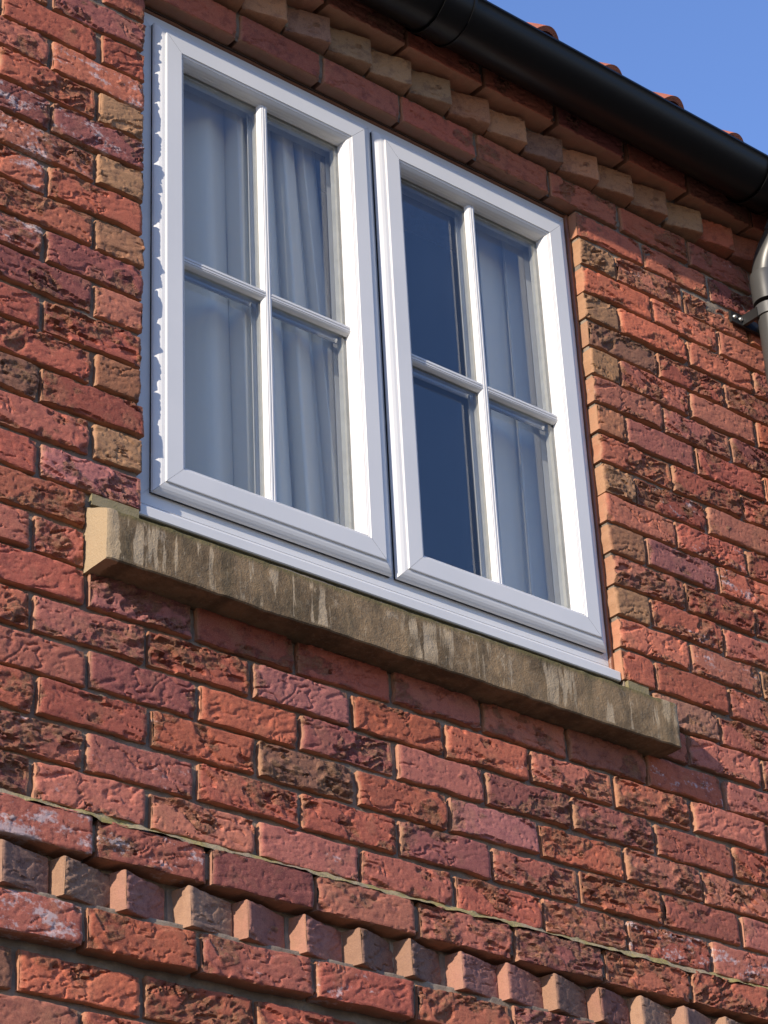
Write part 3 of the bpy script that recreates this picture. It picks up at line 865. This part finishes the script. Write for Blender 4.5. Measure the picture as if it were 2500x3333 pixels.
def curtain(x_of, y0, z0, z1, npl, amp, seed, label, deep=None):
    """hanging cloth: each pleat comes forward to a sharp turned edge, then rolls back to the next"""
    rng = random.Random(seed)
    wid = [rng.uniform(0.6, 1.45) for _ in range(npl)]
    wid2 = [w * rng.uniform(0.75, 1.25) for w in wid]
    dep = [rng.uniform(0.65, 1.15) for _ in range(npl)]
    nv, m = 36, 22
    vs_ = []; row = 0
    for j in range(nv + 1):
        t = j / nv; z = z0 + (z1 - z0) * t
        ws = [w * (1 - t) + w2 * t for w, w2 in zip(wid, wid2)]; tot = sum(ws)
        a, c = x_of(t)
        x = a; pts = []
        for k in range(npl):
            w = (c - a) * ws[k] / tot; am = amp * dep[k] * (1.15 - 0.3 * t)
            for i in range(m):
                q = i / m
                if q < 0.32:
                    e = q / 0.32
                    px = x - 0.22 * w * math.sin(e * PI / 2); py = am * (1 - 2 * sstepf(e))
                else:
                    e = (q - 0.32) / 0.68
                    px = x + w * (-0.22 + 1.22 * e); py = -am + 2 * am * (e ** 1.7) + 0.10 * am * math.sin(e * 9 + k)
                y = y0 + py
                if deep: y += deep[2] * math.exp(-(((px - a) / (c - a) - deep[0] - 0.03 * t) / deep[1]) ** 2) * (1.15 - 0.6 * t)
                pts.append((px + 0.004 * math.sin(3 * t + k), y, z))
            x += w
        row = len(pts); vs_ += pts
    fs = [(j * row + i, j * row + i + 1, (j + 1) * row + i + 1, (j + 1) * row + i) for j in range(nv) for i in range(row - 1)]
    b = MB(); b.add(vs_, fs, True)
    o = b.build('curtain', CURT)
    o['label'] = label; o['category'] = 'curtain'; o['group'] = 'curtains behind the window'
    return o
def sstepf(t): return t * t * (3 - 2 * t)
curtain(lambda t: (0.28, 0.83 - 0.08 * t), 0.130, 0.45, 1.69, 7, 0.030, 11, 'pale grey pleated curtain gathered behind the sash nearer the jagged shadow', deep=(0.24, 0.07, 0.13))
curtain(lambda t: (1.225 + 0.012 * t, 1.60), 0.150, 0.45, 1.69, 4, 0.013, 5, 'dim grey curtain hanging behind the sash nearer the downpipe')

# ------------------------------------------------------------------ eaves gutter
GY, GZ, GR = -0.1425, 1.8725, 0.0715
gut = thing('gutter', 'black half-round plastic eaves gutter running under the clay tiles', 'gutter', (0, 0, 0))
def trough(x0, x1, r, ri, lip=True, nx=2, over=0.0):
    b = MB(); n = 40
    xs = np.linspace(x0, x1, nx)
    sec = []
    for k in range(n + 1):
        a = PI - over + (PI + 2 * over) * k / n
        sec.append((GY + r * math.cos(a), GZ + r * math.sin(a)))
    if lip:
        for k in range(7):
            a = PI / 2 * 0 - k * PI / 6
        sec = [(GY - r - 0.004, GZ + 0.003), (GY - r - 0.005, GZ - 0.003), (GY - r - 0.001, GZ - 0.007)] + sec[3:]
    inn = []
    for k in range(n + 1):
        a = 2 * PI + over - (PI + 2 * over) * k / n
        inn.append((GY + ri * math.cos(a), GZ + ri * math.sin(a)))
    loop = sec + inn
    m = len(loop)
    vs_ = [(x, y, z) for x in xs for (y, z) in loop]
    fs = []
    for i in range(nx - 1):
        for k in range(m):
            fs.append((i * m + k, i * m + (k + 1) % m, (i + 1) * m + (k + 1) % m, (i + 1) * m + k))
    b.add(vs_, fs, True)
    b.add(vs_[:m], [(k, k + 1, m - 2 - k, m - 1 - k) for k in range(n)])
    b.add(vs_[-m:], [(k, k + 1, m - 2 - k, m - 1 - k) for k in range(n)])
    return b
def gutpart(name, b, mat):
    o = fix_normals(b.build(name, mat, gut))
    try: o.data.set_sharp_from_angle(angle=math.radians(40))
    except Exception: pass
    return o
for (a, c) in ((-1.4, 0.8905), (0.8935, 1.905), (1.908, 3.3)):
    gutpart('gutter_length', trough(a, c, GR, GR - 0.003), BLACKP)
for (a, c) in ((0.8485, 0.9275), (1.8710, 1.9460)):
    u = gutpart('union_bracket', trough(a, c, GR + 0.0032, GR + 0.0006, over=0.04), BLACKP)
    for (e, f) in ((a - 0.0015, a + 0.005), (c - 0.005, c + 0.0015)):
        b = trough(e, f, GR + 0.0062, GR + 0.0028, over=0.07)
        o = fix_normals(b.build('bracket_rib', BLACKP, u))
    b = MB(); b.box(a + .004, c - .004, GY - GR - 0.010, GY - GR + 0.006, GZ + 0.0045, GZ + 0.0085)
    b.build('bracket_clip', BLACKP, u)
    b = MB(); b.box(a + .02, c - .02, GY + GR - 0.004, GY + GR + 0.016, GZ - 0.03, GZ + 0.03)
    b.build('bracket_back', BLACKP, u)

# ------------------------------------------------------------------ tiled roof
roof = thing('tiled_roof', 'orange clay pantile roof edge rising above the black gutter', 'roof', (0, 0, 0))
PITCH = math.radians(42)
def pantile():
    W, Lt, th = 0.248, 0.36, 0.013
    sec = []
    for k in range(33):
        t = k / 32; x = t * W
        if t < 0.58: z = 0.006 - 0.014 * math.sin(PI * t / 0.58)
        else: z = 0.006 + 0.048 * math.sin(PI * min(1, (t - 0.58) / 0.44)) ** 0.85
        sec.append((x, z))
    rng = np.random.RandomState(4)
    loop = sec + [(x, z - th) for x, z in reversed(sec)]
    m = len(loop); ns = 8
    vs_ = []
    for i in range(ns + 1):
        s = Lt * i / ns
        for (x, z) in loop:
            zz = z + (float(fbm(x * 20, s * 20, 900, 2)) - .5) * 0.003
            vs_.append((x, s, zz))
    fs = []
    for i in range(ns):
        for k in range(m): fs.append((i * m + k, i * m + (k + 1) % m, (i + 1) * m + (k + 1) % m, (i + 1) * m + k))
    n = len(sec)
    b = MB(); b.add(vs_, fs, True)
    b.add(vs_[:m], [(k, k + 1, m - 2 - k, m - 1 - k) for k in range(n - 1)])
    b.add(vs_[-m:], [(k, k + 1, m - 2 - k, m - 1 - k) for k in range(n - 1)])
    return b
t0 = fix_normals(pantile().build('roof_tile', TILE, roof))
tm = t0.data
try: tm.set_sharp_from_angle(angle=math.radians(45))
except Exception: pass
PX = 0.2085
first = True
for cse in range(4):
    for k in range(-11, 11):
        o = t0 if first else bpy.data.objects.new('roof_tile', tm)
        if not first:
            col.objects.link(o); o.parent = roof
        first = False
        x = 1.010 + k * PX + R.uniform(-0.004, 0.004)
        s = cse * 0.285
        o.location = (x, -0.128 + s * math.cos(PITCH) + R.uniform(-0.005, 0.005), 1.9275 + s * math.sin(PITCH) + 0.010 * cse * 0.2 + R.uniform(-0.002, 0.003))
        o.rotation_euler = (PITCH - 0.03, R.uniform(-0.012, 0.012), R.uniform(-0.012, 0.012))
b = MB()
y0, z0 = -0.10, 1.925
y1, z1 = y0 + 1.25 * math.cos(PITCH), z0 + 1.25 * math.sin(PITCH)
b.add([(-1.3, y0, z0 - .02), (3.15, y0, z0 - .02), (3.15, y1, z1 - .02), (-1.3, y1, z1 - .02), (-1.3, y0, z0 - .035), (3.15, y0, z0 - .035), (3.15, y1, z1 - .035), (-1.3, y1, z1 - .035)],
      [(0, 1, 2, 3), (7, 6, 5, 4), (0, 4, 5, 1), (1, 5, 6, 2), (2, 6, 7, 3), (3, 7, 4, 0)])
b.build('light_block_underlay', BLOCKER, roof)  # unseen sheet added below the tiles to block light
b = MB(); b.box(-1.3, 3.15, -0.062, -0.03, 1.874, 1.955)
b.build('fascia_board', BLACKM, roof)

# ------------------------------------------------------------------ downpipe
PXC, PYC = 1.976, -0.070
pipe = thing('downpipe', 'grey plastic downpipe with swan-neck bend clipped to the brick wall', 'downpipe', (PXC, PYC, -3.2))
def pp(name, b, mat, parent=pipe):
    o = b.build(name, mat, parent)
    o.matrix_parent_inverse = Matrix.Identity(4)
    o.location = (0, 0, 0)
    # parts are modelled in world coordinates; bring them under the thing's base
    off = Vector((PXC, PYC, -3.2))
    if parent is pipe:
        for v in o.data.vertices: v.co -= off
    else:
        for v in o.data.vertices: v.co -= off
    return o
b = MB(); b.tube([(PXC, PYC, -3.2), (PXC, PYC, 1.0), (PXC, PYC, 1.56)], 0.034, 28)
pp('pipe_length', b, GREYP)
b = MB()
path = []
p0, p1, p2, p3 = Vector((PXC + .01, GY, 1.80)), Vector((PXC + .01, GY, 1.735)), Vector((PXC, PYC, 1.735)), Vector((PXC, PYC, 1.615))
for i in range(21):
    t = i / 20
    path.append(p0 * (1 - t) ** 3 + p1 * 3 * t * (1 - t) ** 2 + p2 * 3 * t * t * (1 - t) + p3 * t ** 3)
b.tube(path, 0.0365, 28)
sn = pp('swan_neck', b, GREYP)
b = MB()
b.tube([path[3], path[5], path[7]], 0.0395, 28); pp('pipe_socket', b, GREYP)
b = MB()
b.tube([(PXC, PYC, 1.572), (PXC, PYC, 1.600), (PXC, PYC, 1.640), (PXC, PYC, 1.655)], [0.0395, 0.0395, 0.0400, 0.0385], 28); pp('pipe_socket', b, GREYP)
b = MB(); b.tube([(PXC + .01, GY, 1.765), (PXC + .01, GY, 1.812)], 0.041, 28); pp('gutter_outlet', b, BLACKP)
# clip with two fixing lugs
b = MB(); b.tube([(PXC, PYC, 1.530), (PXC, PYC, 1.560)], 0.0385, 28)
clip = pp('pipe_clip', b, GREYD)
b = MB(); b.box(PXC - 0.078, PXC + 0.078, -0.012, -0.004, 1.525, 1.556)
b.box(PXC - 0.040, PXC - 0.030, -0.060, -0.012, 1.527, 1.554); b.box(PXC + 0.030, PXC + 0.040, -0.060, -0.012, 1.527, 1.554)
pp('clip_lug', b, BLACKM)
for sx in (-0.066, 0.066, -0.046):
    b = MB(); b.tube([(PXC + sx, -0.012, 1.541), (PXC + sx, -0.0165, 1.541)], [0.0062, 0.0045], 12)
    o = pp('screw', b, STEEL)
